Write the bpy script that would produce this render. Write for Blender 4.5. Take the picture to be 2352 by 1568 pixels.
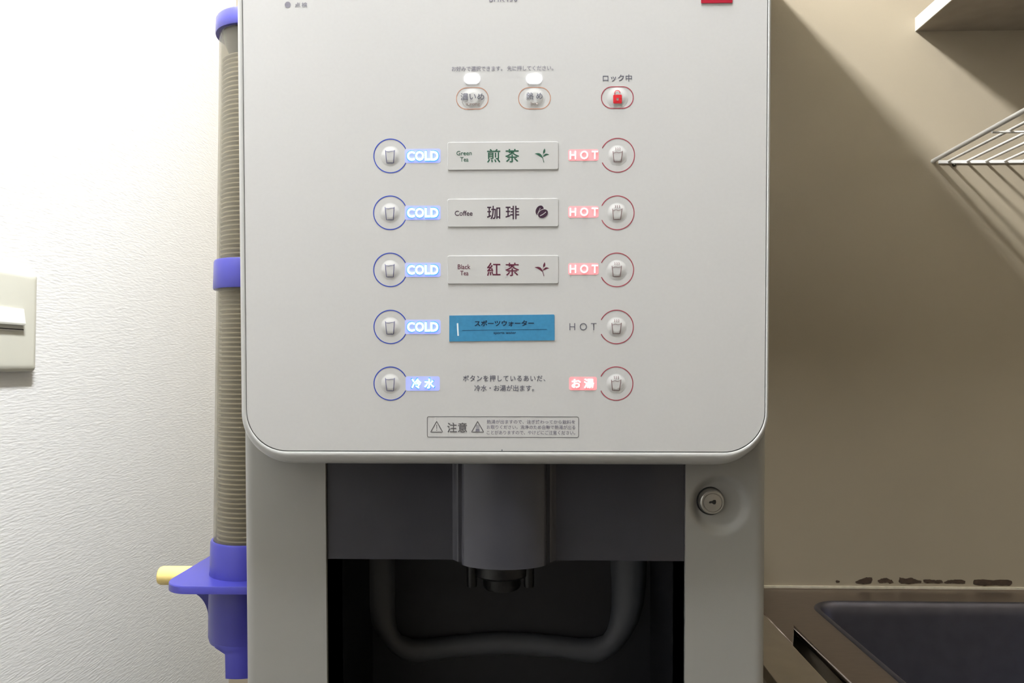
import bpy, bmesh, math, random
from mathutils import Matrix, Vector
random.seed(7)
for o in list(bpy.data.objects):
    bpy.data.objects.remove(o)
scene = bpy.context.scene
COL = scene.collection

# ------------------------------------------------------------------ camera
FPX = 1700.0                      # focal length in pixels of the 2352x1568 frame
CAMZ = 1.28
cam_d = bpy.data.cameras.new('camera')
cam = bpy.data.objects.new('camera', cam_d)
COL.objects.link(cam)
cam_d.sensor_width = 36.0
cam_d.lens = FPX / 2352 * 36.0
cam_d.clip_start = 0.01
cam.location = (0, 0, CAMZ)
YAW = math.atan(42 / FPX)
PITCH = math.atan(51 / FPX)
cam.rotation_euler = (math.pi / 2 + PITCH, 0, YAW)
scene.camera = cam
CR = Matrix.Rotation(YAW, 3, 'Z') @ Matrix.Rotation(math.pi / 2 + PITCH, 3, 'X')

# ------------------------------------------------------------------ world, exposure
world = bpy.data.worlds.new('world')
scene.world = world
world.use_nodes = True
bg = world.node_tree.nodes['Background']
bg.inputs[0].default_value = (0.9, 0.95, 1.0, 1)
bg.inputs[1].default_value = 0.05
scene.view_settings.view_transform = 'Standard'
scene.view_settings.look = 'None'
scene.view_settings.gamma = 1.0
scene.view_settings.exposure = 0.0
scene.view_settings.use_curve_mapping = False
scene.cycles.max_bounces = 4
scene.cycles.diffuse_bounces = 3
scene.cycles.glossy_bounces = 3
scene.cycles.use_adaptive_sampling = True
scene.cycles.adaptive_threshold = 0.03
scene.cycles.transparent_max_bounces = 6
scene.cycles.caustics_reflective = False
scene.cycles.caustics_refractive = False
LAMP_STRENGTH = 364.0
LAMP_COLOR = (0.95, 0.975, 1.0)

# ------------------------------------------------------------------ room sizes (metres)
XL, XR = -0.589, 1.95             # left and right wall
YB, YF = 1.45, -2.05              # back wall, wall behind the viewer
ZC = 2.755
YP = 0.55                         # front of the dispenser at eye height
LEAN = math.radians(3.07)         # its front leans a little towards the viewer

# ------------------------------------------------------------------ helpers
WM = {}                           # world matrix of every object made here


def ray(px, py):
    d = CR @ Vector(((px - 1176) / FPX, -(py - 784) / FPX, -1))
    return d


def on_y(px, py, y):
    d = ray(px, py)
    return d * (y / d.y) + Vector((0, 0, CAMZ))


def on_z(px, py, z):
    d = ray(px, py)
    return d * ((z - CAMZ) / d.z) + Vector((0, 0, CAMZ))


PM = Matrix.Translation((0, YP, CAMZ)) @ Matrix(((1, 0, 0, 0), (0, -math.sin(LEAN), -math.cos(LEAN), 0),
                                                 (0, math.cos(LEAN), -math.sin(LEAN), 0), (0, 0, 0, 1)))
PMI = PM.inverted()


def pp(px, py, w=0.0):
    """front-panel coordinates (u right, v up) of a picture point at height w above the panel"""
    o = PMI @ Vector((0, 0, CAMZ))
    d = PMI.to_3x3() @ ray(px, py)
    t = (w - o.z) / d.z
    return (o.x + d.x * t, o.y + d.y * t)


def link(o, parent=None, m=None):
    COL.objects.link(o)
    m = m or Matrix.Identity(4)
    WM[o.name] = m
    if parent:
        o.parent = parent
        o.matrix_parent_inverse = WM[parent.name].inverted()
    o.matrix_basis = m
    return o


def empty(name, loc, parent=None):
    o = bpy.data.objects.new(name, None)
    o.empty_display_size = 0.05
    return link(o, parent, Matrix.Translation(loc))


def obj(name, bm, mat, parent=None, m=None, smooth=False, angle=40):
    bmesh.ops.recalc_face_normals(bm, faces=bm.faces)
    me = bpy.data.meshes.new(name)
    bm.to_mesh(me)
    bm.free()
    if smooth:
        for p in me.polygons:
            p.use_smooth = True
        me.set_sharp_from_angle(angle=math.radians(angle))
    if mat:
        me.materials.append(mat)
    return link(bpy.data.objects.new(name, me), parent, m)


def tag(o, label=None, cat=None, group=None, kind=None):
    if label: o['label'] = label
    if cat: o['category'] = cat
    if group: o['group'] = group
    if kind: o['kind'] = kind
    return o


def box(bm, x0, x1, y0, y1, z0, z1, bevel=0, seg=2):
    b2 = bmesh.new()
    vs = [b2.verts.new((x, y, z)) for z in (z0, z1) for y in (y0, y1) for x in (x0, x1)]
    for f in ((0, 2, 3, 1), (4, 5, 7, 6), (0, 1, 5, 4), (2, 6, 7, 3), (0, 4, 6, 2), (1, 3, 7, 5)):
        b2.faces.new([vs[i] for i in f])
    if bevel:
        bmesh.ops.bevel(b2, geom=list(b2.edges), offset=bevel, segments=seg, profile=0.5, affect='EDGES')
    merge(bm, b2)
    return bm


def merge(bm, b2):
    me = bpy.data.meshes.new('tmp')
    b2.to_mesh(me)
    b2.free()
    bm.from_mesh(me)
    bpy.data.meshes.remove(me)


def mbox(*a, **k):
    return box(bmesh.new(), *a, **k)


def prism(pts, z0, z1, bm=None):
    """polygon pts (a, b) swept from z0 to z1 along the third axis"""
    bm = bm or bmesh.new()
    lo = [bm.verts.new((p[0], p[1], z0)) for p in pts]
    hi = [bm.verts.new((p[0], p[1], z1)) for p in pts]
    n = len(pts)
    bm.faces.new(hi)
    bm.faces.new(lo[::-1])
    for i in range(n):
        j = (i + 1) % n
        bm.faces.new((lo[i], lo[j], hi[j], hi[i]))
    return bm


def loft(loops, cap0=False, cap1=False, closed=True, bm=None):
    bm = bm or bmesh.new()
    vv = [[bm.verts.new(p) for p in lp] for lp in loops]
    n = len(loops[0])
    for a, b in zip(vv, vv[1:]):
        for i in range(n if closed else n - 1):
            j = (i + 1) % n
            bm.faces.new((a[i], a[j], b[j], b[i]))
    if cap0: bm.faces.new(vv[0][::-1])
    if cap1: bm.faces.new(vv[-1])
    return bm


def lathe(prof, n=32, bm=None, cx=0, cy=0, cap0=False, cap1=False):
    """profile of (radius, height) turned about the third axis"""
    loops = []
    for r, z in prof:
        loops.append([(cx + r * math.cos(2 * math.pi * i / n), cy + r * math.sin(2 * math.pi * i / n), z) for i in range(n)])
    return loft(loops, cap0, cap1, True, bm)


def rrect(x0, x1, y0, y1, r, seg=8):
    if isinstance(r, (int, float)): r = (r,) * 4
    out = []
    for k, (cx, cy, a, rr) in enumerate(((x1, y1, 0, r[0]), (x0, y1, 90, r[1]), (x0, y0, 180, r[2]), (x1, y0, 270, r[3]))):
        sx = -1 if k in (0, 3) else 1
        sy = -1 if k in (0, 1) else 1
        for i in range(seg + 1):
            t = math.radians(a + 90 * i / seg)
            out.append((cx + sx * rr + rr * math.cos(t), cy + sy * rr + rr * math.sin(t)))
    return out


def tube(p0, p1, r, n=10, bm=None):
    bm = bm or bmesh.new()
    p0, p1 = Vector(p0), Vector(p1)
    d = (p1 - p0).normalized()
    a = d.orthogonal().normalized()
    b = d.cross(a)
    lp = [[p + (a * math.cos(2 * math.pi * i / n) + b * math.sin(2 * math.pi * i / n)) * r for i in range(n)] for p in (p0, p1)]
    return loft(lp, True, True, True, bm)


# ------------------------------------------------------------------ materials
def mat(name, color, rough=0.5, metal=0.0, var=0.04, scale=30.0, bump=0.0, bscale=200.0, emit=None, estr=0.0,
        spec=0.5, stretch=(1, 1, 1), coat=0.0):
    m = bpy.data.materials.new(name)
    m.use_nodes = True
    nt = m.node_tree
    b = nt.nodes['Principled BSDF']
    b.inputs['Roughness'].default_value = rough
    b.inputs['Metallic'].default_value = metal
    b.inputs['Specular IOR Level'].default_value = spec
    b.inputs['Coat Weight'].default_value = coat
    b.inputs['Coat Roughness'].default_value = 0.05
    tc = nt.nodes.new('ShaderNodeTexCoord')
    mp = nt.nodes.new('ShaderNodeMapping')
    mp.inputs['Scale'].default_value = stretch
    nt.links.new(tc.outputs['Object'], mp.inputs['Vector'])
    nz = nt.nodes.new('ShaderNodeTexNoise')
    nz.inputs['Scale'].default_value = scale
    nz.inputs['Detail'].default_value = 1
    nt.links.new(mp.outputs[0], nz.inputs['Vector'])
    rp = nt.nodes.new('ShaderNodeValToRGB')
    rp.color_ramp.elements[0].position = 0.3
    rp.color_ramp.elements[1].position = 0.7
    rp.color_ramp.elements[0].color = tuple(c * (1 - var) for c in color) + (1,)
    rp.color_ramp.elements[1].color = tuple(min(1, c * (1 + var)) for c in color) + (1,)
    nt.links.new(nz.outputs['Fac'], rp.inputs['Fac'])
    nt.links.new(rp.outputs['Color'], b.inputs['Base Color'])
    if bump:
        n2 = nt.nodes.new('ShaderNodeTexNoise')
        n2.inputs['Scale'].default_value = bscale
        n2.inputs['Detail'].default_value = 2
        nt.links.new(mp.outputs[0], n2.inputs['Vector'])
        bp = nt.nodes.new('ShaderNodeBump')
        bp.inputs['Strength'].default_value = bump
        bp.inputs['Distance'].default_value = 0.001
        nt.links.new(n2.outputs['Fac'], bp.inputs['Height'])
        nt.links.new(bp.outputs['Normal'], b.inputs['Normal'])
    if emit:
        b.inputs['Emission Color'].default_value = tuple(emit) + (1,)
        b.inputs['Emission Strength'].default_value = estr
    return m


def see_through(name, tint, color, rough, solid, ior_fac=0.5):
    """clear plastic: part transparent with a tint, part plain plastic"""
    m = mat(name, color, rough, spec=ior_fac)
    nt = m.node_tree
    b = nt.nodes['Principled BSDF']
    out = nt.nodes['Material Output']
    tr = nt.nodes.new('ShaderNodeBsdfTransparent')
    tr.inputs[0].default_value = tuple(tint) + (1,)
    lw = nt.nodes.new('ShaderNodeLayerWeight')
    lw.inputs[0].default_value = 0.35
    mr = nt.nodes.new('ShaderNodeMapRange')
    mr.inputs[3].default_value = solid
    mr.inputs[4].default_value = min(1.0, solid + 0.45)
    nt.links.new(lw.outputs['Facing'], mr.inputs[0])
    mx = nt.nodes.new('ShaderNodeMixShader')
    nt.links.new(mr.outputs[0], mx.inputs[0])
    nt.links.new(tr.outputs[0], mx.inputs[1])
    nt.links.new(b.outputs[0], mx.inputs[2])
    nt.links.new(mx.outputs[0], out.inputs[0])
    return m


M = {}
M['wallpaper'] = mat('wallpaper', (0.90, 0.89, 0.87), 0.7, var=0.015, scale=60, bump=0.5, bscale=105,
                     stretch=(1, 0.75, 4.0))
M['beige_wall'] = mat('beige_wall', (0.325, 0.275, 0.200), 0.6, var=0.02, scale=6, bump=0.12, bscale=260)
M['ceiling'] = mat('ceiling_paint', (0.66, 0.62, 0.52), 0.8)
M['floor'] = mat('floor_vinyl', (0.08, 0.07, 0.06), 0.5)
M['far_wall'] = mat('far_wall_paint', (0.34, 0.295, 0.225), 0.8)
M['door'] = mat('door_paint', (0.16, 0.15, 0.145), 0.45)
M['panel'] = mat('panel_white', (0.565, 0.56, 0.55), 0.07, var=0.008, scale=400)
M['bezel'] = mat('bezel_plastic', (0.50, 0.50, 0.485), 0.28, var=0.01)
M['body'] = mat('body_plastic', (0.31, 0.305, 0.285), 0.35, var=0.012, bump=0.05, bscale=900)
M['gap'] = mat('dark_gap', (0.02, 0.02, 0.02), 0.6)
M['bay'] = mat('bay_plastic', (0.012, 0.012, 0.016), 0.45)
M['bay_rim'] = mat('bay_rim_plastic', (0.10, 0.104, 0.118), 0.5)
M['nozzle'] = mat('nozzle_plastic', (0.006, 0.006, 0.007), 0.4)
M['smoked'] = see_through('smoked_acrylic', (0.16, 0.16, 0.18), (0.085, 0.085, 0.10), 0.05, 0.6)
M['metal'] = mat('lock_nickel', (0.55, 0.54, 0.51), 0.3, metal=0.85)
M['ink'] = mat('grey_ink', (0.10, 0.10, 0.13), 0.4)
M['ink_soft'] = mat('soft_grey_ink', (0.21, 0.20, 0.24), 0.4)
M['ink_faint'] = mat('faint_brown_ink', (0.36, 0.29, 0.26), 0.4)
M['ink_box'] = mat('warning_ink', (0.10, 0.095, 0.10), 0.4)
M['ink_green'] = mat('green_ink', (0.018, 0.085, 0.05), 0.4)
M['ink_coffee'] = mat('coffee_ink', (0.035, 0.012, 0.03), 0.4)
M['ink_wine'] = mat('wine_ink', (0.10, 0.012, 0.035), 0.4)
M['ink_blue'] = mat('blue_ink', (0.012, 0.045, 0.40), 0.4)
M['ink_navy'] = mat('navy_ink', (0.10, 0.10, 0.22), 0.4)
M['ink_red'] = mat('red_ink', (0.33, 0.035, 0.06), 0.4)
M['ink_maroon'] = mat('maroon_ink', (0.20, 0.12, 0.12), 0.4)
M['ink_orange'] = mat('orange_ink', (0.50, 0.20, 0.10), 0.4)
M['lock_red'] = mat('lock_red', (0.62, 0.02, 0.03), 0.4)
M['badge_red'] = mat('badge_red', (0.35, 0.01, 0.03), 0.3)
M['sticker'] = mat('blue_sticker', (0.045, 0.22, 0.40), 0.35, var=0.06, scale=300)
M['sticker_ink'] = mat('sticker_ink', (0.006, 0.02, 0.05), 0.4)
M['white_mark'] = mat('white_mark', (0.75, 0.82, 0.85), 0.5)
M['plate'] = mat('plate_plastic', (0.545, 0.54, 0.527), 0.07, var=0.008)
M['cold_sign'] = mat('cold_backlight', (0.30, 0.31, 0.38), 0.2, emit=(0.20, 0.25, 0.80), estr=1.0)
M['cold_glow'] = mat('cold_letter_glow', (0.03, 0.12, 0.2), 0.3, emit=(0.02, 0.34, 1.0), estr=1.0)  # cyan glow fringe round the lit letters, put in as colour
M['cold_text'] = mat('cold_letters', (0.8, 0.9, 1.0), 0.3, emit=(0.45, 0.75, 1.0), estr=5.0)
M['hot_sign'] = mat('hot_backlight', (0.34, 0.28, 0.29), 0.2, emit=(0.75, 0.17, 0.19), estr=1.0)
M['hot_text'] = mat('hot_letters', (1.0, 0.9, 0.9), 0.3, emit=(1.0, 0.62, 0.58), estr=2.6)
M['led'] = mat('white_led', (1, 1, 1), 0.3, emit=(0.93, 0.93, 1.0), estr=3.5)
M['blue_plastic'] = mat('violet_blue_plastic', (0.044, 0.043, 0.30), 0.32, var=0.03)
M['yellow'] = mat('yellow_plastic', (0.80, 0.62, 0.22), 0.4)
M['tube'] = see_through('clear_aged_plastic', (0.88, 0.86, 0.80), (0.40, 0.38, 0.33), 0.12, 0.09)
M['cap_shade'] = mat('cap_shade_grey', (0.07, 0.07, 0.08), 0.4)
M['cup'] = mat('paper_cup', (0.40, 0.365, 0.295), 0.6)
M['switch'] = mat('switch_plastic', (0.72, 0.71, 0.62), 0.35, var=0.01)
M['switch_white'] = mat('switch_rocker_plastic', (0.80, 0.80, 0.74), 0.3, var=0.01)
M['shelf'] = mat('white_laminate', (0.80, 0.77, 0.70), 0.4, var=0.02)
M['shelf_beige'] = mat('beige_board', (0.30, 0.255, 0.20), 0.6, var=0.06)
M['wire'] = mat('white_coated_wire', (0.82, 0.80, 0.77), 0.3)
M['screw'] = mat('dark_screw', (0.05, 0.045, 0.03), 0.35, metal=0.6)
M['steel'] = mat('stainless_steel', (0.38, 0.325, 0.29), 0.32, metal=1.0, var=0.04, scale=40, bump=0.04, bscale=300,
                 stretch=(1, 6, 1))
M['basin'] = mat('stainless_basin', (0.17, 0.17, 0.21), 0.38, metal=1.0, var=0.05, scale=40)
M['strip'] = mat('worktop_laminate', (0.30, 0.255, 0.20), 0.5)
M['cabinet'] = mat('cabinet_laminate', (0.5, 0.46, 0.4), 0.5)
M['caulk'] = mat('old_caulk', (0.60, 0.54, 0.42), 0.6, var=0.1, scale=90)
M['mould'] = mat('brown_mould', (0.050, 0.030, 0.018), 0.8, var=0.25, scale=120)
M['lamp_glow'] = mat('lamp_tube', (1, 1, 1), 0.4, emit=LAMP_COLOR, estr=LAMP_STRENGTH)
M['lamp_body'] = mat('lamp_enamel', (0.8, 0.8, 0.8), 0.4)

for k_ in ('cold_sign', 'cold_glow', 'hot_sign'):
    M[k_].cycles.emission_sampling = 'NONE'

# ------------------------------------------------------------------ the room
def struct(name, bm, m, label=None, smooth=False):
    o = obj(name, bm, m, smooth=smooth)
    o['kind'] = 'structure'
    if label: o['label'] = label
    return o


T = 0.06
struct('floor', mbox(XL - T, XR + T, YF - T, YB + T, -T, 0), M['floor'], 'floor below the picture')
struct('ceiling', mbox(XL - T, XR + T, YF - T, YB + T, ZC, ZC + T), M['ceiling'], 'white ceiling above the picture')
struct('wall_left', mbox(XL - T, XL, YF - T, YB + T, 0, ZC), M['wallpaper'], 'white textured wallpaper on the left wall')
wall_back = struct('wall_back', mbox(XL, XR, YB, YB + T, 0, ZC), M['beige_wall'], 'beige painted wall behind the sink')
struct('wall_right', mbox(XR, XR + T, YF - T, YB + T, 0, ZC), M['far_wall'], 'grey wall on the right outside the picture')
struct('wall_front', mbox(XL, XR, YF - T, YF, 0, ZC), M['far_wall'], 'grey wall behind the viewer')
door = struct('door_1', mbox(XL + 0.02, 0.53, YF, YF + 0.035, 0.0, 2.38, bevel=0.004), M['door'],
              'dark door behind the viewer mirrored in the panel')
obj('door_handle', tube((0.42, YF + 0.03, 1.0), (0.42, YF + 0.08, 1.0), 0.009, bm=tube((0.425, YF + 0.075, 1.0), (0.30, YF + 0.075, 1.0), 0.009)), M['metal'], door)

# mould left along the seam between wall and sink
MOULD = [
    [(690, 286), (700, 278), (716, 280), (724, 290), (708, 296), (694, 294)],
    [(860, 292), (905, 270), (960, 250), (1005, 250), (1015, 270), (1000, 300), (930, 308), (880, 302)],
    [(1058, 280), (1090, 262), (1140, 258), (1185, 275), (1198, 298), (1165, 305), (1150, 292), (1110, 295), (1075, 298)],
    [(1245, 275), (1255, 252), (1310, 262), (1355, 252), (1400, 272), (1445, 280), (1440, 298), (1390, 300), (1330, 308), (1270, 302), (1248, 292)],
    [(1462, 270), (1520, 268), (1570, 276), (1625, 275), (1632, 292), (1590, 305), (1540, 298), (1490, 300), (1465, 290)],
    [(1645, 295), (1680, 275), (1740, 272), (1800, 272), (1832, 285), (1825, 303), (1760, 302), (1700, 300), (1660, 302)],
    [(1903, 290), (1915, 272), (1990, 270), (2080, 275), (2200, 270), (2240, 280), (2245, 305), (2220, 322), (2100, 320), (2000, 325), (1930, 318), (1905, 308)],
]
for sh in MOULD:
    # refine the outline so that the rim reads ragged
    pts = []
    n = len(sh)
    for i in range(n):
        a, b = sh[i], sh[(i + 1) % n]
        for k in range(4):
            t = k / 4
            pts.append((a[0] + (b[0] - a[0]) * t + random.uniform(-3, 3), a[1] + (b[1] - a[1]) * t + random.uniform(-2.5, 2.5)))
    w = [on_y(1740 + p[0] / 3.843, 1260 + p[1] / 3.843, YB) for p in pts]
    bm = prism([(v.x, v.z) for v in w], 0, 0.0012)
    bmesh.ops.transform(bm, matrix=Matrix(((1, 0, 0, 0), (0, 0, -1, YB), (0, 1, 0, 0), (0, 0, 0, 1))), verts=bm.verts)
    obj('mould_patch', bm, M['mould'], wall_back)

# ------------------------------------------------------------------ ceiling lamp (above the picture)
lamp = tag(empty('ceiling_lamp', (-0.10, -0.15, ZC)), 'long white fluorescent ceiling lamp above the dispenser outside the picture', 'lamp')
obj('housing', mbox(-0.17, -0.03, 0.0, 0.58, ZC - 0.045, ZC - 0.0005, bevel=0.006), M['lamp_body'], lamp)
for y in (0.03, 0.55):
    obj('socket', mbox(-0.12, -0.08, y - 0.012, y + 0.012, ZC - 0.12, ZC - 0.045, bevel=0.003), M['lamp_body'], lamp)
obj('fluorescent_tube', tube((-0.10, 0.04, ZC - 0.102), (-0.10, 0.54, ZC - 0.102), 0.050, n=28), M['lamp_glow'], lamp, smooth=True)

# ------------------------------------------------------------------ tea dispenser
NB = 'white plastic tea and coffee dispenser with illuminated drink buttons and dark dispensing bay'
WB = -0.030                                     # the body front lies behind the lid
uL, _ = pp(557, 1150, WB)
uR, _ = pp(1763, 1150, WB)
tea = tag(empty('tea_dispenser', ((uL + uR) / 2, YP + 0.30, 0)), NB, 'dispenser')

# lid panel: inner rounded rectangle
vB = pp(1160, 1037)[1]
aL = pp(564.5, 800)[0]
aR = pp(1758.5, 800)[0]
vT = 0.43
bL = pp(549, 800, -0.004)[0]
bR = pp(1769, 800, -0.004)[0]
bB = pp(1160, 1066, -0.012)[1]
RC = pp(660, 900)[0] - pp(567, 900)[0]
panel_loop = rrect(aL, aR, vB, vT, RC, 16)
inset = 0.0004
pin = rrect(aL + inset, aR - inset, vB + inset, vT - inset, RC - inset, 16)
front = obj('front_panel', loft([[(x, y, -0.004) for x, y in pin], [(x, y, 0.0) for x, y in pin]], True, True), M['panel'], tea, PM)
seam = rrect(aL - 0.0006, aR + 0.0006, vB - 0.0006, vT + 0.0006, RC, 16)
obj('panel_seam', loft([[(x, y, -0.005) for x, y in seam], [(x, y, -0.0012) for x, y in seam]], True, True), M['gap'], tea, PM)
outer = rrect(bL, bR, bB, vT + 0.006, (RC + 0.006, RC + 0.006, RC + 0.009, RC + 0.009), 16)
inner = rrect(aL - 0.0003, aR + 0.0003, vB - 0.0003, vT + 0.0003, RC, 16)
loops = []
for s, w in ((0.0, -0.006), (0.0, 0.0002), (0.06, 0.0005), (0.22, 0.0005), (0.38, 0.0), (0.56, -0.0014), (0.74, -0.0038), (0.88, -0.0075), (0.97, -0.012), (1.0, -0.017), (1.0, -0.034)):
    loops.append([(a[0] + (b[0] - a[0]) * s, a[1] + (b[1] - a[1]) * s, w) for a, b in zip(inner, outer)])
obj('lid_frame', loft(loops), M['bezel'], tea, PM, smooth=True, angle=60)
obj('lid_core', loft([[(a[0] * 1.0, a[1], -0.0335) for a in inner], [(a[0], a[1], -0.006) for a in inner]], True, True), M['body'], tea, PM)

# body: side pillars with rounded outer corners, header, sill, back box
vFloor = -CAMZ / math.cos(LEAN) + 0.01
uBL = pp(748, 1150, WB)[0]
uBR = pp(1575, 1150, WB)[0]
vBT = pp(1160, 1067, WB)[1] + 0.004
vBB = -0.42
DEPTH = 0.56
lock_c = pp(1637, 1153, WB)
dish_c = pp(1655, 1160, WB)


def corner_profile(u_out, u_in, r=0.009, n=8):
    s = 1 if u_in > u_out else -1
    p = [(u_out, WB - 0.05), (u_out, WB - r * 1.6)]
    for i in range(n + 1):
        t = math.pi / 2 * i / n
        p.append((u_out + s * (r - r * math.cos(t)), WB - r + r * math.sin(t)))
    return p


def dish(u, v):
    dx, dy = u - dish_c[0], v - dish_c[1]
    R = 0.0215
    d = math.hypot(dx, dy) / R
    if d >= 1.15: return 0.0
    x = min(1.0, max(0.0, (1.15 - d) / 0.42))
    s = x * x * (3 - 2 * x)
    return -0.0075 * s * (0.72 - 0.28 * max(-1, min(1, dx / R)))


def pillar(u_out, u_in, lockside):
    prof = corner_profile(u_out, u_in)
    u1 = prof[-1][0]
    N = 40 if lockside else 4
    for i in range(1, N + 1):
        prof.append((u1 + (u_in - u1) * i / N, WB))
    prof += [(u_in, WB - 0.004), (u_in, WB - 0.05)]
    if lockside:
        vs = [vFloor, -0.25]
        v0, v1 = dish_c[1] - 0.03, dish_c[1] + 0.03
        vs += [v0 + (v1 - v0) * i / 56 for i in range(57)]
        vs += [vBT + 0.004, vT - 0.01]
    else:
        vs = [vFloor, -0.25, -0.1, vBT + 0.004, vT - 0.01]
    loops = []
    for v in vs:
        loops.append([(u, v, w + (dish(u, v) if (lockside and w > WB - 0.001) else 0.0)) for u, w in prof])
    return loft(loops, closed=False)


b1 = pillar(uL, uBL, False)
b2 = pillar(uR, uBR, True)
merge(b1, b2)
# header behind the lid and sill below the bay
box(b1, uBL, uBR, vBT, vT - 0.01, WB - 0.03, WB)
box(b1, uBL, uBR, vFloor, vBB, WB - 0.03, WB)
obj('body_front', b1, M['body'], tea, PM, smooth=True, angle=50)
# hood strip seen beside the lid on the right
bmb = bmesh.new()
zt = CAMZ + vT * math.cos(LEAN)
for (u0, u1) in ((uL + 0.0006, uL + 0.012), (uR - 0.012, uR - 0.0006)):
    pts = [(YP + 0.05 + CAMZ * math.tan(LEAN), 0.0), (YP + 0.6, 0.0), (YP + 0.6, zt), (YP + 0.055 - vT * math.sin(LEAN), zt)]
    lo = [bmb.verts.new((u0, y, z)) for y, z in pts]
    hi = [bmb.verts.new((u1, y, z)) for y, z in pts]
    bmb.faces.new(lo); bmb.faces.new(hi)
    for i in range(4):
        j = (i + 1) % 4
        bmb.faces.new((lo[i], lo[j], hi[j], hi[i]))
box(bmb, uL + 0.012, uR - 0.012, YP + 0.585, YP + 0.6, 0.0, zt)
box(bmb, uL + 0.0004, uR - 0.0004, YP + 0.045 - vT * math.sin(LEAN), YP + 0.6, zt - 0.02, zt)
obj('body_shell', bmb, M['body'], tea)

# dispensing bay: liner and moulded rounded recess
bay_w = WB - 0.17
bm = bmesh.new()
for q in (((uBL, vBB, bay_w), (uBR, vBB, bay_w), (uBR, vBT + 0.05, bay_w), (uBL, vBT + 0.05, bay_w)),
          ((uBL, vBB, WB - 0.004), (uBL, vBB, bay_w), (uBL, vBT + 0.05, bay_w), (uBL, vBT + 0.05, WB - 0.004)),
          ((uBR, vBB, WB - 0.004), (uBR, vBB, bay_w), (uBR, vBT + 0.05, bay_w), (uBR, vBT + 0.05, WB - 0.004)),
          ((uBL, vBB, WB - 0.004), (uBR, vBB, WB - 0.004), (uBR, vBB, bay_w), (uBL, vBB, bay_w)),
          ((uBL, vBT + 0.012, WB - 0.004), (uBR, vBT + 0.012, WB - 0.004), (uBR, vBT + 0.012, bay_w), (uBL, vBT + 0.012, bay_w))):
    bm.faces.new([bm.verts.new(p) for p in q])
obj('bay_liner', bm, M['bay'], tea, PM)
# U shaped moulding on the rear of the bay; outlines read from the photograph
OUT = [(828, 1240), (829, 1290), (831, 1340), (838, 1390), (852, 1430), (872, 1465), (898, 1497), (925, 1516), (952, 1524), (985, 1520), (1040, 1512), (1105, 1506), (1160, 1504), (1220, 1506), (1280, 1511), (1330, 1519), (1365, 1524), (1392, 1516), (1422, 1495), (1447, 1463), (1466, 1428), (1478, 1388), (1484, 1340), (1486, 1290), (1487, 1240)]
INN = [(906, 1240), (907, 1290), (908, 1330), (908, 1370), (908, 1400), (909, 1425), (913, 1445), (922, 1458), (948, 1466), (985, 1466), (1040, 1459), (1105, 1453), (1160, 1451), (1220, 1453), (1280, 1459), (1330, 1465), (1362, 1465), (1385, 1458), (1394, 1445), (1400, 1425), (1404, 1398), (1405, 1368), (1404, 1330), (1402, 1290), (1401, 1240)]
loops = []
for s, dw in ((0.0, 0.001), (0.05, 0.009), (0.16, 0.0135), (0.4, 0.0140), (0.75, 0.0105), (0.93, 0.006), (1.0, 0.001)):
    lp = []
    for a, b in zip(OUT, INN):
        p = (a[0] + (b[0] - a[0]) * s, a[1] + (b[1] - a[1]) * s)
        u, v = pp(p[0], p[1], bay_w + dw)
        lp.append((u, v, bay_w + dw))
    loops.append(lp)
obj('bay_moulding', loft(loops, closed=False), M['bay_rim'], tea, PM, smooth=True, angle=80)

# smoked acrylic splash guard with a bulge in the middle
g0 = pp(750, 1067, WB - 0.002)[0]
g1 = pp(1573, 1067, WB - 0.002)[0]
gc = pp(1158, 1200, WB)[0]
gh = (pp(1277, 1200, WB)[0] - pp(1040, 1200, WB)[0]) / 2
gb = pp(1158, 1286.5, WB - 0.002)[1]


def bulge(u):
    d = abs(u - gc) / gh
    if d >= 1: return 0.0
    if d < 0.82:
        return 0.0055 + 0.0185 * math.sqrt(max(0, 1 - (d / 0.86) ** 2)) 
    return 0.0055 * min(1, (1 - d) / 0.1)


us = [g0, g0 + 0.02] + [gc - gh * 1.1 + gh * 2.2 * i / 72 for i in range(73)] + [g1 - 0.02, g1]
top = vBT + 0.011
th = 0.0025
lps = []
for u in us:
    w = WB - 0.003 + bulge(u)
    lps.append([(u, top, w), (u, gb, w), (u, gb, w - th), (u, top, w - th)])
guard = obj('splash_guard', loft(lps, True, True), M['smoked'], tea, PM, smooth=True, angle=35)
# nozzle block behind the guard
nz = bmesh.new()
nc = pp(1153, 1300, WB - 0.06)
nbv = pp(1153, 1347, WB - 0.06)[1]
for (du, r, vb, ww) in ((0, 0.0165, nbv, -0.06), (-0.0255, 0.0045, nbv + 0.004, -0.05), (0.0235, 0.0045, nbv + 0.004, -0.05), (0, 0.0265, nbv + 0.012, -0.062)):
    lp = []
    for v in (vBT + 0.01, vb + 0.002, vb):
        rr = r if v > vb else r * 0.92
        lp.append([(nc[0] + du + rr * math.cos(2 * math.pi * i / 24), v, WB + ww + rr * math.sin(2 * math.pi * i / 24)) for i in range(24)])
    loft(lp, True, True, True, nz)
obj('nozzle', nz, M['nozzle'], tea, PM, smooth=True)

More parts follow.
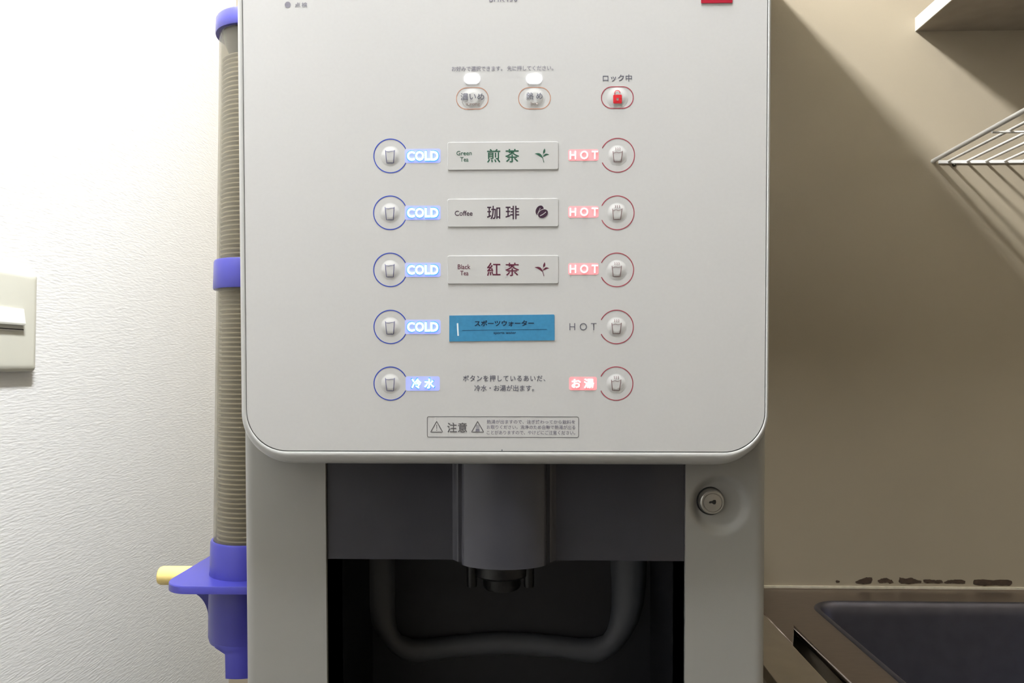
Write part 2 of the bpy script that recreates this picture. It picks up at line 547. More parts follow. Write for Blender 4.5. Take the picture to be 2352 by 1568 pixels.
# cam lock
lw = WB + dish(*lock_c) + 0.0005
lc = pp(1636, 1153, lw + 0.004)
rL = pp(1664, 1153, lw)[0] - pp(1636, 1153, lw)[0]
LM = PM @ Matrix.Translation((lc[0], lc[1], lw))
lockp = obj('cam_lock', lathe([(rL * 1.08, -0.004), (rL * 1.08, 0.0005), (rL, 0.002), (rL * 0.97, 0.0045), (rL * 0.9, 0.0052), (rL * 0.80, 0.0052), (rL * 0.78, 0.0044), (rL * 0.74, 0.0044), (rL * 0.72, 0.0052), (0.0004, 0.0055)], 40, cap1=True), M['metal'], tea, LM, smooth=True, angle=30)
obj('lock_surround', lathe([(rL * 1.2, -0.004), (rL * 1.18, -0.0004), (rL * 1.10, 0.0004), (rL * 1.08, -0.004)], 40), M['gap'], tea, LM, smooth=True)
kh = [(-0.0030, -0.0004), (-0.0022, -0.0009), (-0.0008, -0.0005), (0.0006, -0.0016), (0.0020, -0.0014), (0.0026, 0.0002), (0.0022, 0.0018), (0.0008, 0.0019), (-0.0006, 0.0010), (-0.0024, 0.0008)]
obj('keyhole', prism([(a, b + 0.0003) for a, b in kh], 0.0056, 0.0058), M['gap'], lockp, LM)


# ------------------------------------------------------------------ panel graphics
def flat(name, polys, m, parent, w=0.00012, hfun=None):
    """printed shape lying on the panel: list of outlines, each a list of (u, v)"""
    bm = bmesh.new()
    for p in polys:
        vs = [bm.verts.new((q[0], q[1], w + (hfun(q[0], q[1]) if hfun else 0))) for q in p]
        bm.faces.new(vs)
    o = obj(name, bm, m, parent, PM)
    return o


def ribbon(pts, wd, closed=False):
    """outline quads of a stroke through pts"""
    n = len(pts)
    L, R = [], []
    for i, p in enumerate(pts):
        a = pts[i - 1] if (i > 0 or closed) else p
        b = pts[(i + 1) % n] if (i < n - 1 or closed) else p
        dx, dy = b[0] - a[0], b[1] - a[1]
        d = math.hypot(dx, dy) or 1
        nx, ny = -dy / d * wd / 2, dx / d * wd / 2
        L.append((p[0] + nx, p[1] + ny)); R.append((p[0] - nx, p[1] - ny))
    q = []
    for i in range(n if closed else n - 1):
        j = (i + 1) % n
        q.append([L[i], R[i], R[j], L[j]])
    return q


def sub(pts, k=6):
    out = []
    for a, b in zip(pts, pts[1:]):
        for i in range(k):
            out.append((a[0] + (b[0] - a[0]) * i / k, a[1] + (b[1] - a[1]) * i / k))
    out.append(pts[-1])
    return out


PXM = pp(1200, 600)[0] - pp(1199, 600)[0]        # metres per pixel on the panel


def text(name, s, cx, cy, wpx, hpx, m, parent, spacing=1.0, bold=0.010, w=0.00014, hfun=None, depth=0.0, base=0.0, rot=0.0, res=3):
    cu = bpy.data.curves.new('txt', 'FONT')
    cu.body = s
    cu.size = 1.0
    cu.space_character = spacing
    cu.resolution_u = res
    cu.offset = bold
    cu.fill_mode = 'FRONT'
    if depth:
        cu.extrude = 0.5
        cu.fill_mode = 'BOTH'
    to = bpy.data.objects.new('txt', cu)
    COL.objects.link(to)
    dg = bpy.context.evaluated_depsgraph_get()
    dg.update()
    me = bpy.data.meshes.new_from_object(to.evaluated_get(dg))
    bpy.data.objects.remove(to)
    bpy.data.curves.remove(cu)
    xs = [v.co.x for v in me.vertices]; ys = [v.co.y for v in me.vertices]
    x0, x1, y0, y1 = min(xs), max(xs), min(ys), max(ys)
    cu_, cv_ = pp(cx, cy, w)
    sx = wpx * PXM / (x1 - x0)
    sy = hpx * PXM / (y1 - y0) if hpx else sx
    cr, sr = math.cos(rot), math.sin(rot)
    for v in me.vertices:
        a = (v.co.x - (x0 + x1) / 2) * sx
        b = (v.co.y - (y0 + y1) / 2) * sy
        u, vv = cu_ + a * cr - b * sr, cv_ + a * sr + b * cr
        z = w + (hfun(u, vv) if hfun else 0)
        if depth:
            z = w + (depth if v.co.z > 0 else 0)
        v.co = (u, vv, z)
    me.materials.clear()
    me.materials.append(m)
    me.name = name
    return link(bpy.data.objects.new(name, me), parent, PM)


# top of the panel, cut by the picture edge
cdot = pp(661, 11)
flat('status_dot', [[(cdot[0] + 7 * PXM * math.cos(t * math.pi / 16), cdot[1] + 7 * PXM * math.sin(t * math.pi / 16)) for t in range(32)]], M['ink_soft'], front)
text('caption', '点検', 691.5, 11, 29, 11, M['ink_soft'], front, spacing=1.35)
text('model_lettering', 'BHK430', 1156, -3.5, 64, 15, M['ink_soft'], front, spacing=1.1)
x0, y0 = pp(1610, 8); x1, y1 = pp(1682, -34)
badge = obj('red_badge', loft([[(x, y, z) for x, y in rrect(x0, x1, y0, y1, 0.0006, 3)] for z in (-0.001, 0.0006)], True, True), M['badge_red'], front, PM)

text('caption', 'お好みで選択できます。 先に押してください。', 1154, 157, 232, 11.5, M['ink_soft'], front)
text('caption', 'ロック中', 1418, 179, 66, 16, M['ink'], front, spacing=1.05)
text('caption', 'ボタンを押しているあいだ、', 1158, 868.5, 190, 14.5, M['ink'], front, spacing=1.15)
text('caption', '冷水・お湯が出ます。', 1158, 891, 138, 14.5, M['ink'], front, spacing=1.0)


def dome_fun(cu_, cv_, R, h):
    def f(u, v):
        d = math.hypot(u - cu_, v - cv_) / R
        if d >= 1: return 0.0
        x = min(1.0, (1 - d) / 0.55)
        return h * x * x * (3 - 2 * x) + h * 0.18 * (1 - d * d)
    return f


def dome(name, cx, cy, Rpx, h, parent):
    cu_, cv_ = pp(cx, cy)
    R = Rpx * PXM
    f = dome_fun(0, 0, R, h)
    prof = [(R * (1 - i / 18), f(R * (1 - i / 18), 0) + 0.00006) for i in range(18)] + [(R * 0.01, f(0, 0) + 0.00006)]
    MM = PM @ Matrix.Translation((cu_, cv_, 0))
    return obj(name, lathe(prof, 40, cap1=True), M['panel'], parent, MM, smooth=True, angle=80), dome_fun(cu_, cv_, R, h)


def cup_icon(parent, cx, cy, m, hot, f):
    def P(x, y): return pp(cx + x, cy + y)
    wd = 1.5 * PXM
    if hot:
        lines = [[P(-11, -9), P(-8.3, 15.5), P(7.5, 15.5), P(11, -9.5)], [P(-10, -4.5), P(-3, -6.5), P(3, -5), P(10, -7)]]
        for k in (-4.5, 0.3, 5):
            lines.append([P(k - 0.7, -17.5), P(k + 0.8, -15), P(k - 0.3, -12.8), P(k + 0.8, -10.8)])
    else:
        lines = [[P(-11, -13), P(-7.8, 16.5), P(7.6, 16.5), P(10, -13)], [P(-10.6, -10), P(-3, -8.8), P(3, -10), P(9.8, -11)]]
    q = []
    for k, l in enumerate(lines):
        q += ribbon(sub(l, 5), wd * (1.0 if k == 0 else 0.72))
    flat('cup_icon', q, m, parent, w=0.00022, hfun=f)


def arc(cx, cy, r, a0, a1, n=64):
    c = pp(cx, cy)
    return [(c[0] + r * PXM * math.cos(math.radians(a0 + (a1 - a0) * i / n)), c[1] + r * PXM * math.sin(math.radians(a0 + (a1 - a0) * i / n))) for i in range(n + 1)]


ROWS = [358, 488.5, 619.5, 750.5, 880.5]
LX = [897, 896.3, 896.5, 897, 897]
RX = [1418.5, 1417.5, 1416.5, 1416, 1415]
DR = ['green tea', 'coffee', 'black tea', 'sports water', 'water']
for i, y in enumerate(ROWS):
    for hot in (False, True):
        cx = RX[i] if hot else LX[i]
        yy = y - (1.5 if (hot and i < 1) else 0)
        b, f = dome('selection_button', cx, yy, 23, 0.00054, tea)
        b['label'] = ('hot ' if hot else 'cold ') + DR[i] + ' push button'
        if hot:
            r = ribbon(arc(cx, yy, 38.5, -180 + 25, 180 - 25), 1.9 * PXM)
            flat('ring_outline', r, M['ink_red'], b)
        else:
            r = ribbon(arc(cx, yy, 38.5, 25, 335), 2.1 * PXM)
            flat('ring_outline', r, M['ink_blue'], b)
        cup_icon(b, cx - (0 if hot else 0.5), yy, M['ink_maroon'] if hot else M['ink_navy'], hot, f)


def sign(cx, cy, wpx, hpx, m, name):
    x0, y0 = pp(cx - wpx / 2, cy + hpx / 2)
    x1, y1 = pp(cx + wpx / 2, cy - hpx / 2)
    lo = rrect(x0, x1, y0, y1, 0.0016, 5)
    o = obj('backlit_window', loft([[(x, y, z) for x, y in lo] for z in (-0.001, 0.00008)], True, True), m, tea, PM)
    o['label'] = name
    return o


for i, y in enumerate(ROWS):
    if i < 4:
        s = sign(971, y, 82, 33, M['cold_sign'], 'blue lit sign reading cold')
        text('letter_glow', 'COLD', 971, y, 76, 26, M['cold_glow'], s, spacing=1.04, bold=0.050, w=0.00016)  # enlarged cyan copy stands in for glow spreading round the letters
        text('lettering', 'COLD', 971, y, 72, 22, M['cold_text'], s, spacing=1.04, bold=0.026, w=0.0002, depth=0.0004)
    else:
        s = sign(971, y, 78, 33, M['cold_sign'], 'blue lit sign reading cold water')
        text('letter_glow', '冷 水', 971.5, y, 58, 28, M['cold_glow'], s, bold=0.045, w=0.00016)
        text('lettering', '冷 水', 971.5, y, 53, 23, M['cold_text'], s, bold=0.02, w=0.0002, depth=0.0004)
    if i < 3:
        s = sign(1340, y - 2, 70, 27, M['hot_sign'], 'red lit sign reading hot')
        text('lettering', 'HOT', 1341, y - 2, 64, 18.5, M['hot_text'], s, spacing=1.6, bold=0.004, w=0.0002, depth=0.0004)
    elif i == 4:
        s = sign(1339, y, 64, 31, M['hot_sign'], 'red lit sign reading hot water')
        text('lettering', 'お 湯', 1338.5, y, 51, 22, M['hot_text'], s, bold=0.02, w=0.0002, depth=0.0004)
    else:
        text('caption', 'HOT', 1339, y - 0.5, 62, 16.5, M['ink'], front, spacing=1.65, bold=-0.008)

# option buttons
def stadium(cx, cy, w, h):
    x0, y0 = pp(cx - w / 2, cy + h / 2)
    x1, y1 = pp(cx + w / 2, cy - h / 2)
    return rrect(x0, x1, y0, y1, (y1 - y0) / 2 * 0.98, 12)


for (cx, cy, m, kind) in ((1085, 226, M['ink_orange'], 'strong'), (1227.5, 225.5, M['ink_orange'], 'hot'), (1418, 224, M['ink_red'], 'lock')):
    b, f = dome('option_button', cx, cy, 24.5, 0.0005, tea)
    b['label'] = {'strong': 'oval button for stronger drink', 'hot': 'oval button for hotter drink', 'lock': 'oval lock button with red padlock'}[kind]
    flat('oval_outline', ribbon(stadium(cx, cy, 73, 50), (1.3 if kind != 'lock' else 1.9) * PXM, True), m, b)
    if kind == 'strong':
        text('lettering', '濃いめ', cx, cy - 4, 54, 16.5, M['ink'], b, spacing=1.08, w=0.0006, hfun=f)
        text('small_lettering', 'strong', cx + 1.5, cy + 14.5, 32, 8, M['ink_faint'], b, w=0.0005, hfun=f)
    elif kind == 'hot':
        text('lettering', '熱 め', cx, cy - 5, 37, 16.5, M['ink'], b, w=0.0006, hfun=f)
        text('small_lettering', 'hot', cx, cy + 12.5, 17, 7.5, M['ink_faint'], b, w=0.0005, hfun=f)
    else:
        def P(x, y): return pp(cx + x, cy + y)
        # padlock body as a ring of quads round the drop shaped keyhole
        x0, y0 = P(-10, 14.5); x1, y1 = P(10, -5.8)
        o_ = rrect(x0, x1, y0, y1, 2.6 * PXM, 5)
        c_ = P(0, 5.2)
        drop = []
        for a in o_:
            t = math.atan2(a[1] - c_[1], a[0] - c_[0])
            rr = (3.0 if math.sin(t) < 0.3 else 3.0 + 2.6 * ((math.sin(t) - 0.3) / 0.7) ** 3) * PXM
            drop.append((c_[0] + rr * math.cos(t), c_[1] + rr * math.sin(t)))
        q = [[o_[k], o_[(k + 1) % len(o_)], drop[(k + 1) % len(o_)], drop[k]] for k in range(len(o_))]
        shk = [P(-6.6, -6)] + [P(-6.6, -8.5)] + [P(6 * -math.cos(math.radians(t)) - 0.4, -9.5 - 6 * math.sin(math.radians(t))) for t in range(10, 171, 16)] + [P(5.8, -9.0)]
        q += ribbon(sub(shk, 2), 1.6 * PXM)
        flat('padlock_icon', q, M['lock_red'], b, w=0.0005, hfun=f)
for cx in (1084.5, 1227):
    x0, y0 = pp(cx - 18, 181 + 11.5); x1, y1 = pp(cx + 18, 181 - 11.5)
    lo = rrect(x0, x1, y0, y1, (y1 - y0) * 0.48, 8)
    o = obj('indicator_light', loft([[(x, y, z) for x, y in lo] for z in (-0.001, 0.0005)], True, True), M['led'], tea, PM)
    o['label'] = 'white glowing indicator light'


# drink name plates
def plate(cy, cx=1155.5, wpx=254, hpx=65):
    x0, y0 = pp(cx - wpx / 2, cy + hpx / 2)
    x1, y1 = pp(cx + wpx / 2, cy - hpx / 2)
    lps = []
    for ins, z in ((0, -0.001), (0, 0.00038), (0.00012, 0.0005)):
        lps.append([(x, y, z) for x, y in rrect(x0 + ins, x1 - ins, y0 + ins, y1 - ins, 0.0012, 3)])
    return obj('name_plate', loft(lps, True, True), M['plate'], tea, PM)


PW = 0.00057


def leafsprig(parent, cy, m):
    def P(x, y): return pp(1245 + x, cy + y, PW)
    def leaf(a, b, wd, bend):
        ax, ay = a; bx, by = b
        L, R = [], []
        for i in range(11):
            t = i / 10
            x = ax + (bx - ax) * t; y = ay + (by - ay) * t
            dx, dy = bx - ax, by - ay
            d = math.hypot(dx, dy)
            nx, ny = -dy / d, dx / d
            c = bend * 4 * t * (1 - t)
            h = wd * math.sin(math.pi * t ** 0.85) * 0.5
            L.append(P(x + nx * (c + h), y + ny * (c + h))); R.append(P(x + nx * (c - h), y + ny * (c - h)))
        return [[L[i], R[i], R[i + 1], L[i + 1]] for i in range(10)]
    q = leaf((1.5, 6), (-17.5, -4), 5.5, 3.6) + leaf((2.5, 3), (17, -2), 4.2, -2.6) + leaf((2.8, -4), (6, -16.5), 4.6, 0.8)
    q += ribbon([P(4.2, 16), P(2.8, 10), P(1.5, 5)], 1.4 * PXM) + ribbon([P(1.5, 5), P(2.4, -1), P(3, -5)], 0.8 * PXM)
    flat('leaf_emblem', q, m, parent, w=PW)


def beans(parent, cy, m):
    c0 = (1245, cy)
    def ell(cx, cyy, a, b, ang, n=40):
        t0 = math.radians(ang)
        out = []
        for i in range(n):
            t = 2 * math.pi * i / n
            x, y = a * math.cos(t), b * math.sin(t)
            out.append(pp(cx + x * math.cos(t0) - y * math.sin(t0), cyy + x * math.sin(t0) + y * math.cos(t0), PW))
        return out
    o = flat('bean_emblem', [ell(1239.5, cy - 4.5, 11.8, 8.6, -62)], m, parent, w=PW)
    rim = flat('bean_rim', [ell(1247.3, cy + 3.2, 13.4, 10.2, -33)], M['plate'], parent, w=PW + 0.00004)
    flat('bean_emblem', [ell(1247.3, cy + 3.2, 12.2, 9.0, -33)], m, parent, w=PW + 0.00008)
    a, b = pp(1240.5, cy + 8, PW), pp(1254, cy - 1, PW)
    mid = pp(1247.5, cy + 4.4, PW)
    flat('bean_crease', ribbon([a, mid, b], 1.5 * PXM), M['plate'], parent, w=PW + 0.00012)
    a, b = pp(1234.5, cy + 4, PW), pp(1241, cy - 10, PW)
    flat('bean_crease', ribbon([a, b], 1.0 * PXM), M['plate'], parent, w=PW + 0.00012)


for (y, kanji, eng, m, kind, lab) in ((358, '煎 茶', ('Green', 'Tea'), M['ink_green'], 'leaf', 'name plate for green tea'),
                                      (488.5, '珈 琲', ('Coffee',), M['ink_coffee'], 'bean', 'name plate for coffee'),
                                      (619, '紅 茶', ('Black', 'Tea'), M['ink_wine'], 'leaf', 'name plate for black tea')):
    p = plate(y)
    p['label'] = lab
    text('kanji_lettering', kanji, 1155.5, y - 0.5, 74, 31, m, p, w=PW, res=4)
    if len(eng) == 2:
        text('small_lettering', eng[0], 1066, y - 6.5, 35 if eng[0] == 'Green' else 29, 10 if eng[0] == 'Green' else 11, m, p, w=PW)
        text('small_lettering', eng[1], 1066.5, y + 8, 19, 10.5, m, p, w=PW)
    else:
        text('small_lettering', eng[0], 1065, y + 1, 41, 11.5, m, p, w=PW)
    if kind == 'leaf': leafsprig(p, y - 1, m)
    else: beans(p, y - 1, m)

# hand-cut blue sticker
q = [(1032, 724.5), (1272, 722), (1273.5, 724), (1274, 780.5), (1272.5, 781.5), (1032, 784)]
st = obj('drink_sticker', prism([pp(a, b) for a, b in q][::-1], -0.0003, 0.00035), M['sticker'], tea, PM)
st['label'] = 'blue sticker naming the sports water'
obj('plate_backing', prism([pp(a, b) for a, b in ((1031, 722.5), (1280, 721), (1280, 783), (1031, 784.5))][::-1], -0.0003, 0.00012), M['plate'], tea, PM)
SW = 0.00045
text('lettering', 'スポーツウォーター', 1158, 742, 137, 14, M['sticker_ink'], st, w=SW, bold=0.025, rot=0.005)
text('small_lettering', 'sports water', 1159.5, 765, 52, 7, M['sticker_ink'], st, w=SW)
flat('rule_line', ribbon([pp(1062, 758.5), pp(1256, 756)], 0.8 * PXM), M['sticker_ink'], st, w=SW)
flat('white_mark', ribbon([pp(1051, 742), pp(1051.6, 756), pp(1052.5, 771)], 3.4 * PXM), M['white_mark'], st, w=SW)

nd = pp(1153, 1033.5)
flat('moulding_mark', [[(nd[0] + 1.6 * PXM * math.cos(t * math.pi / 6), nd[1] + 1.6 * PXM * math.sin(t * math.pi / 6)) for t in range(12)]], M['ink'], front)
# warning notice
x0, y0 = pp(981.5, 1003.5); x1, y1 = pp(1329, 957)
notice = flat('warning_notice', ribbon(rrect(x0, x1, y0, y1, 0.0013, 4), 1.3 * PXM, True), M['ink_box'], tea)
notice['label'] = 'printed caution notice in a thin box'
for cx in (1003, 1097):
    tri = [pp(cx, 967.5), pp(cx + 14, 992), pp(cx - 14, 992)]
    flat('warning_triangle', ribbon(sub(tri + [tri[0]], 8), 1.7 * PXM), M['ink_box'], notice)
flat('exclamation_mark', [[pp(1002.2, 975), pp(1003.8, 975), pp(1003.4, 985), pp(1002.6, 985)], [pp(1002.2, 987), pp(1003.8, 987), pp(1003.8, 988.6), pp(1002.2, 988.6)]], M['ink_box'], notice)
qs = [[pp(1092, 990.5), pp(1102, 990.5), pp(1101, 984), pp(1093, 984)]]
for k in (-2.8, 0, 2.8):
    qs += ribbon([pp(1097 + k, 983), pp(1097.8 + k, 980.5), pp(1096.5 + k, 978), pp(1097.2 + k * 0.6, 975.5)], 1.2 * PXM)
flat('steam_symbol', qs, M['ink_soft'], notice)
text('heading', '注意', 1050, 981.5, 46, 23, M['ink_box'], notice, spacing=1.05)
for k, s in enumerate(('熱湯が出ますので、注ぎ終わってから飲料を', 'お取りください。洗浄のため自動で熱湯が出る', 'ことがありますので、やけどにご注意ください。')):
    text('small_lettering', s, 1219.5, 968.5 + 12.3 * k, 204, 9.5, M['ink_soft'], notice)

# ------------------------------------------------------------------ paper cup dispenser on the side of the machine
CX, CY = -0.2637, 0.70


def zc(py, y=CY):
    return on_y(495, py, y).z


cd = tag(empty('cup_dispenser', (CX, CY, zc(1553))), 'violet blue cup dispenser with clear tube fixed to the side of the machine', 'cup dispenser')
z_cap = zc(92)
z_col = zc(1232)
z_plate = zc(1308)
obj('clear_tube', lathe([(0.0340, z_col - 0.02), (0.0340, z_cap + 0.006), (0.0322, z_cap + 0.006), (0.0322, z_col - 0.02)], 56, cx=CX, cy=CY), M['tube'], cd, smooth=True)
obj('cap', lathe([(0.0325, z_cap + 0.004), (0.0325, z_cap), (0.0372, z_cap - 0.0005), (0.0376, z_cap + 0.001), (0.0372, z_cap + 0.0135), (0.0362, z_cap + 0.0152), (0.001, z_cap + 0.0165)], 56, cx=CX, cy=CY, cap1=True), M['blue_plastic'], cd, smooth=True)
pl = [(0.0305 * math.cos(t), z_cap + 0.003 - 0.036 * math.sin(t)) for t in [i * math.pi / 2 / 10 for i in range(10)]] + [(0.0008, z_cap - 0.033)]
obj('cap_shade_dome', lathe(pl, 40, cx=CX, cy=CY, cap1=True), M['cap_shade'], cd, smooth=True)  # dark dome stands in for the cap's shadow and reflection in the tube
zb1, zb0 = zc(603), zc(668)
obj('clamp_band', lathe([(0.0342, zb0), (0.0366, zb0), (0.0370, zb0 + 0.0015), (0.0366, zb1 - 0.0015), (0.0358, zb1), (0.0342, zb1), (0.0342, zb0)], 56, cx=CX, cy=CY), M['blue_plastic'], cd, smooth=True)
obj('clamp_arm', mbox(CX + 0.025, uL + 0.002, CY - 0.012, CY + 0.012, zb0 + 0.003, zb1 - 0.003), M['blue_plastic'], cd)
obj('collar', lathe([(0.0342, z_col - 0.006), (0.0342, z_col), (0.0358, z_col), (0.0366, z_col - 0.0015), (0.0370, z_plate + 0.004), (0.0376, z_plate - 0.002), (0.0376, z_plate - 0.004)], 56, cx=CX, cy=CY), M['blue_plastic'], cd, smooth=True)
# flange plate: rounded at the near left corner, straight left edge
zp = z_plate
fl = rrect(-0.326, -0.2290, 0.647, 0.775, (0.002, 0.018, 0.024, 0.006), 10)
obj('flange', loft([[(x, y, z) for x, y in fl] for z in (zp - 0.0066, zp - 0.0008)] + [[(CX + (x - CX) * 0.992, CY + (y - CY) * 0.992, zp) for x, y in fl]], True, True), M['blue_plastic'], cd, smooth=True, angle=30)
# lower sleeve with slanting tail
zs = zc(1458)
obj('sleeve', lathe([(0.0340, zs), (0.0365, zs), (0.0376, zs + 0.004), (0.0378, zp - 0.008)], 56, cx=CX, cy=CY), M['blue_plastic'], cd, smooth=True)
tl = zc(1553, 0.668)
rows = []
for zz, xm in ((zs + 0.004, -0.2850), (zs, -0.2850), (zc(1495, 0.671), -0.2733), (tl, -0.2725)):
    a0 = math.acos((xm - CX) / 0.0374)
    rows.append([(CX + 0.0374 * math.cos(-a0 + 2 * a0 * i / 40), CY + 0.0374 * math.sin(-a0 + 2 * a0 * i / 40), zz) for i in range(41)])
inner_rows = [[(CX + (x - CX) * 0.93, CY + (y - CY) * 0.93, z) for x, y, z in lp] for lp in rows]
loops = [o_ + i_[::-1] for o_, i_ in zip(rows, inner_rows)]
obj('tail', loft(loops, True, True), M['blue_plastic'], cd, smooth=True, angle=40)
# curved rib under the flange
rib = [(-0.300, zp - 0.005), (-0.3235, zp - 0.005)]
for i in range(11):
    t = math.pi / 2 * i / 10
    rib.append((-0.3235 + 0.0210 * math.sin(t), zp - 0.043 + 0.024 * math.cos(t)))
rib += [(-0.2995, zp - 0.046)]
bm = prism(rib, 0.695, 0.702)
bmesh.ops.transform(bm, matrix=Matrix(((1, 0, 0, 0), (0, 0, 1, 0), (0, 1, 0, 0), (0, 0, 0, 1))), verts=bm.verts)
obj('rib', bm, M['blue_plastic'], cd)
# yellow release knob pointing left
zk = on_y(388, 1321, 0.74).z
bm = bmesh.new()
lp = []
xk = on_y(360, 1321, 0.74).x + 0.003
for x, r in ((-0.325, 0.0092), (xk + 0.003, 0.0092), (xk + 0.0008, 0.0084), (xk, 0.0066)):
    lp.append([(x, 0.74 + r * math.cos(2 * math.pi * i / 28), zk + r * math.sin(2 * math.pi * i / 28)) for i in range(28)])
obj('release_knob', loft(lp, True, True), M['yellow'], cd, smooth=True, angle=50)['label'] = 'yellow release knob'

# the stack of paper cups inside the tube
ztop = zc(150)
pitch = 0.00432
n_cups = int((ztop - (z_col - 0.012)) / pitch)
cup_bm = lathe([(0.0215, -0.071), (0.0288, -0.0035), (0.0290, -0.0028), (0.0306, -0.0024), (0.0312, -0.0012), (0.0306, 0.0), (0.0292, -0.0004), (0.0286, -0.003), (0.0213, -0.070)], 40)
cup0 = None
for k in range(n_cups):
    mtx = Matrix.Translation((CX, CY, ztop - k * pitch))
    if cup0 is None:
        cup0 = obj('paper_cup', cup_bm, M['cup'], None, mtx, smooth=True, angle=50)
        o = cup0
        tag(o, 'topmost beige paper cup of the stack in the clear tube', 'cup', 'paper cups stacked in the clear tube')
    else:
        o = bpy.data.objects.new('paper_cup', cup0.data)
        link(o, None, mtx)
        tag(o, 'beige paper cup nested below the top of the stack in the clear tube', 'cup', 'paper cups stacked in the clear tube')

# ------------------------------------------------------------------ light switch on the left wall
def wl(px, py):
    d = ray(px, py)
    return d * (XL / d.x) + Vector((0, 0, CAMZ))


pr = wl(71.5, 740)
sy1 = pr.y
sz1, sz0 = wl(71, 628).z, wl(71, 853).z
sy0 = sy1 - 0.12
sw = tag(empty('light_switch', (XL, (sy0 + sy1) / 2, sz0)), 'cream wall switch plate at the left edge of the picture', 'switch')
LW = Matrix(((0, 0, 1, XL), (1, 0, 0, 0), (0, 1, 0, 0), (0, 0, 0, 1)))       # (y, z, out of wall)
lps = []
for ins, w in ((0, 0), (0, 0.004), (0.0012, 0.0066), (0.0035, 0.0078), (0.008, 0.0082)):
    lps.append([(a, b, w) for a, b in rrect(sy0 + ins, sy1 - ins, sz0 + ins, sz1 - ins, 0.004, 5)])
obj('switch_plate', loft(lps, True, True), M['switch'], sw, LW, smooth=True, angle=40)
r1 = wl(37, 712); r0 = wl(34, 749)
ry0 = sy0 + (sy1 - r1.y)
slot = wl(37, 757).z
obj('switch_frame', mbox(ry0 - 0.0015, r1.y + 0.0005, r0.z - 0.006, r1.z + 0.0012, 0.006, 0.0092, bevel=0.0006), M['switch_white'], sw, LW)
obj('switch_slot', mbox(ry0, r1.y, slot - 0.0006, slot + 0.0006, 0.006, 0.0094), M['gap'], sw, LW)
prof = [(r0.z, 0.0088), (r0.z + 0.0010, 0.0125), (r0.z + 0.003, 0.0128), (r1.z, 0.0104), (r1.z, 0.0088)]
bm = prism(prof, ry0 + 0.001, r1.y - 0.0015)
bmesh.ops.transform(bm, matrix=Matrix(((0, 0, 1, 0), (1, 0, 0, 0), (0, 1, 0, 0), (0, 0, 0, 1))), verts=bm.verts)
obj('rocker', bm, M['switch_white'], sw, LW)

# ------------------------------------------------------------------ shelves on the back wall
c = on_y(2102, 72, YB)
zsh = c.z
sh = tag(empty('wall_shelf', (c.x, YB, zsh)), 'white board shelf on the beige wall at the upper right', 'shelf')
obj('board', mbox(c.x + 0.002, XR - 0.3, 1.08, YB, zsh, zsh + 0.0265), M['shelf_beige'], sh)  # beige board, darker than the thin white piece on its left end
obj('left_end', mbox(c.x, c.x + 0.002, 1.08, YB, zsh, zsh + 0.0265), M['shelf'], sh)['label'] = 'white left end'
for x in (c.x + 0.35, XR - 0.5):
    obj('bracket', mbox(x, x + 0.02, 1.2, YB, zsh - 0.02, zsh), M['shelf'], sh)
cu = on_y(1765, -37, YB)
s2 = tag(empty('shadow_board', (0.1, YB, cu.z - 0.025)), 'unseen board added above the dispenser to cast the diagonal wall shadow', 'shelf')
obj('board', mbox(-0.10, cu.x, 0.70, YB, cu.z - 0.025, cu.z, bevel=0.0008), M['shelf'], s2)  # added out-of-frame board, sized to throw the diagonal shadow on the wall

# wire rack
zr = on_y(2213, 371, YB).z
xr0 = on_y(2140, 371, YB).x
rack = tag(empty('wire_rack', (xr0, YB, zr)), 'white wire rack fixed to the beige wall below the board shelf', 'rack')
obj('wall_rail', mbox(xr0 + 0.012, XR - 0.35, YB - 0.004, YB, zr - 0.0045, zr + 0.002, bevel=0.0008), M['wire'], rack)
obj('frame_rod', tube((xr0 + 0.002, YB, zr + 0.001), (xr0 - 0.002, 0.98, zr + 0.012), 0.0042), M['wire'], rack, smooth=True)
obj('front_rod', tube((xr0 - 0.002, 0.98, zr + 0.012), (XR - 0.35, 0.98, zr + 0.012), 0.0042), M['wire'], rack, smooth=True)
obj('cross_rod', tube((xr0, 1.262, zr - 0.001), (XR - 0.35, 1.262, zr - 0.001), 0.0020), M['wire'], rack, smooth=True)
xw = on_y(2176, 371, YB).x
w0 = None
pw = on_y(2256, 371, YB).x - on_y(2213, 371, YB).x
k = 0
while xw + k * pw < XR - 0.4:
    bm = tube((0, YB - 0.002, zr), (0, 0.982, zr + 0.006), 0.0026)
    if w0 is None:
        w0 = obj('wire', bm, M['wire'], rack, Matrix.Translation((xw, 0, 0)), smooth=True)
    else:
        bm.free()
        link(bpy.data.objects.new('wire', w0.data), rack, Matrix.Translation((xw + k * pw, 0, 0)))
    k += 1
sc = on_y(2193, 378, YB - 0.003)
scr = lathe([(0.0036, 0), (0.0036, 0.002), (0.0024, 0.0042), (0.0004, 0.005)], 16, cap1=True, cap0=True)
obj('screw', scr, M['screw'], rack, Matrix.Translation((sc.x, YB, sc.z)) @ Matrix.Rotation(math.pi / 2, 4, 'X'), smooth=True)

# ------------------------------------------------------------------ sink
ZS = on_y(2060, 1351.5, YB).z
sink = tag(empty('sink_unit', (0.9, 1.2, 0)), 'stainless steel sink with dark basin beside the dispenser', 'sink')
xA = on_z(1909, 1421, ZS).x
yA = on_z(2000, 1386, ZS).y
hole = rrect(xA, 1.14, 0.93, yA, 0.042, 10)
xs0 = on_z(1821, 1478, ZS).x
xs1 = on_z(1823, 1435, ZS).x
ys0 = on_z(1821, 1478, ZS).y
ys1 = on_z(1823, 1435, ZS).y


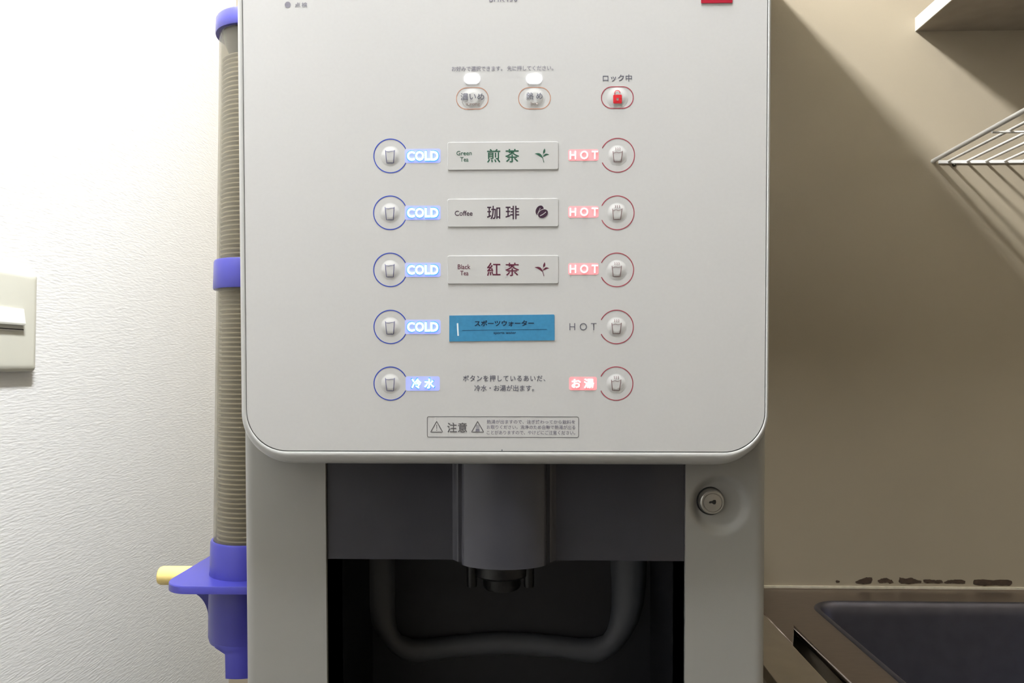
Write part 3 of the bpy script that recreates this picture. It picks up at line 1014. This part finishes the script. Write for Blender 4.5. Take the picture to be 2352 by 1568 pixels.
def sheet(outer, holes, z0, z1):
    cu = bpy.data.curves.new('sheet', 'CURVE')
    cu.dimensions = '2D'
    cu.fill_mode = 'BOTH'
    for lp in [outer] + holes:
        s = cu.splines.new('POLY')
        s.points.add(len(lp) - 1)
        for p, q in zip(s.points, lp):
            p.co = (q[0], q[1], 0, 1)
        s.use_cyclic_u = True
    cu.extrude = (z1 - z0) / 2
    to = bpy.data.objects.new('sheet', cu)
    COL.objects.link(to)
    dg = bpy.context.evaluated_depsgraph_get()
    dg.update()
    me = bpy.data.meshes.new_from_object(to.evaluated_get(dg))
    bpy.data.objects.remove(to)
    bm = bmesh.new()
    bm.from_mesh(me)
    bpy.data.meshes.remove(me)
    bmesh.ops.translate(bm, vec=(0, 0, (z0 + z1) / 2), verts=bm.verts)
    bmesh.ops.remove_doubles(bm, verts=bm.verts, dist=1e-5)
    return bm


outl = [(xs0, YB - 0.003), (xs0, ys0), (xs1, ys1), (xs1, 0.86), (1.6, 0.86), (1.6, YB - 0.003)]
obj('counter_sheet', sheet(outl, [hole], ZS - 0.012, ZS), M['steel'], sink)
hc = ((xA + 1.14) / 2, (0.93 + yA) / 2)


def off(lp, d):
    out = []
    n = len(lp)
    for i in range(n):
        a, b = lp[i - 1], lp[(i + 1) % n]
        dx, dy = b[0] - a[0], b[1] - a[1]
        L = math.hypot(dx, dy) or 1
        out.append((lp[i][0] + dy / L * d, lp[i][1] - dx / L * d))
    return out


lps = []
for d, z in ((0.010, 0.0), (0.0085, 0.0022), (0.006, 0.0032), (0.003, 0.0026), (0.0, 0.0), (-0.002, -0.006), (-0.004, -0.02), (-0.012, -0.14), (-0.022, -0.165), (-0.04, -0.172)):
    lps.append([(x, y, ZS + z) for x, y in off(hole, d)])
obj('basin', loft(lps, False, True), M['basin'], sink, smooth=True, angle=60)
# low upstand where the sheet meets the wall
obj('upstand', mbox(xs0, 1.6, YB - 0.008, YB - 0.003, ZS - 0.002, ZS + 0.001), M['steel'], sink)
obj('cabinet', sheet(rrect(xs1 + 0.012, 1.58, 0.89, YB - 0.01, 0.001, 1), [rrect(xA - 0.005, 1.15, 0.92, yA + 0.004, 0.03, 4)], 0.0, ZS - 0.012), M['cabinet'], sink)
tr = struct('trim_1', prism([(on_y(1700, 1339, YB).x, ZS + 0.001), (1.6, ZS + 0.001), (1.6, ZS + 0.0048), (on_y(1700, 1339, YB).x, ZS + 0.0048)], 0, 0.004), M['caulk'], 'old sealant bead along the sink edge')
tr.matrix_basis = Matrix(((1, 0, 0, 0), (0, 0, -1, YB), (0, 1, 0, 0), (0, 0, 0, 1)))
xf = on_z(1778, 1557, ZS).x
ws = tag(empty('worktop_strip', ((xf + xs0) / 2, 1.1, 0)), 'narrow brown worktop strip between dispenser and sink', 'worktop')
obj('top', mbox(xf, xs0 - 0.0015, 0.86, YB - 0.001, ZS - 0.02, ZS - 0.0005, bevel=0.001), M['strip'], ws)
obj('side_panel', mbox(xf + 0.006, xs0 - 0.008, 0.9, YB - 0.002, 0, ZS - 0.02), M['cabinet'], ws)
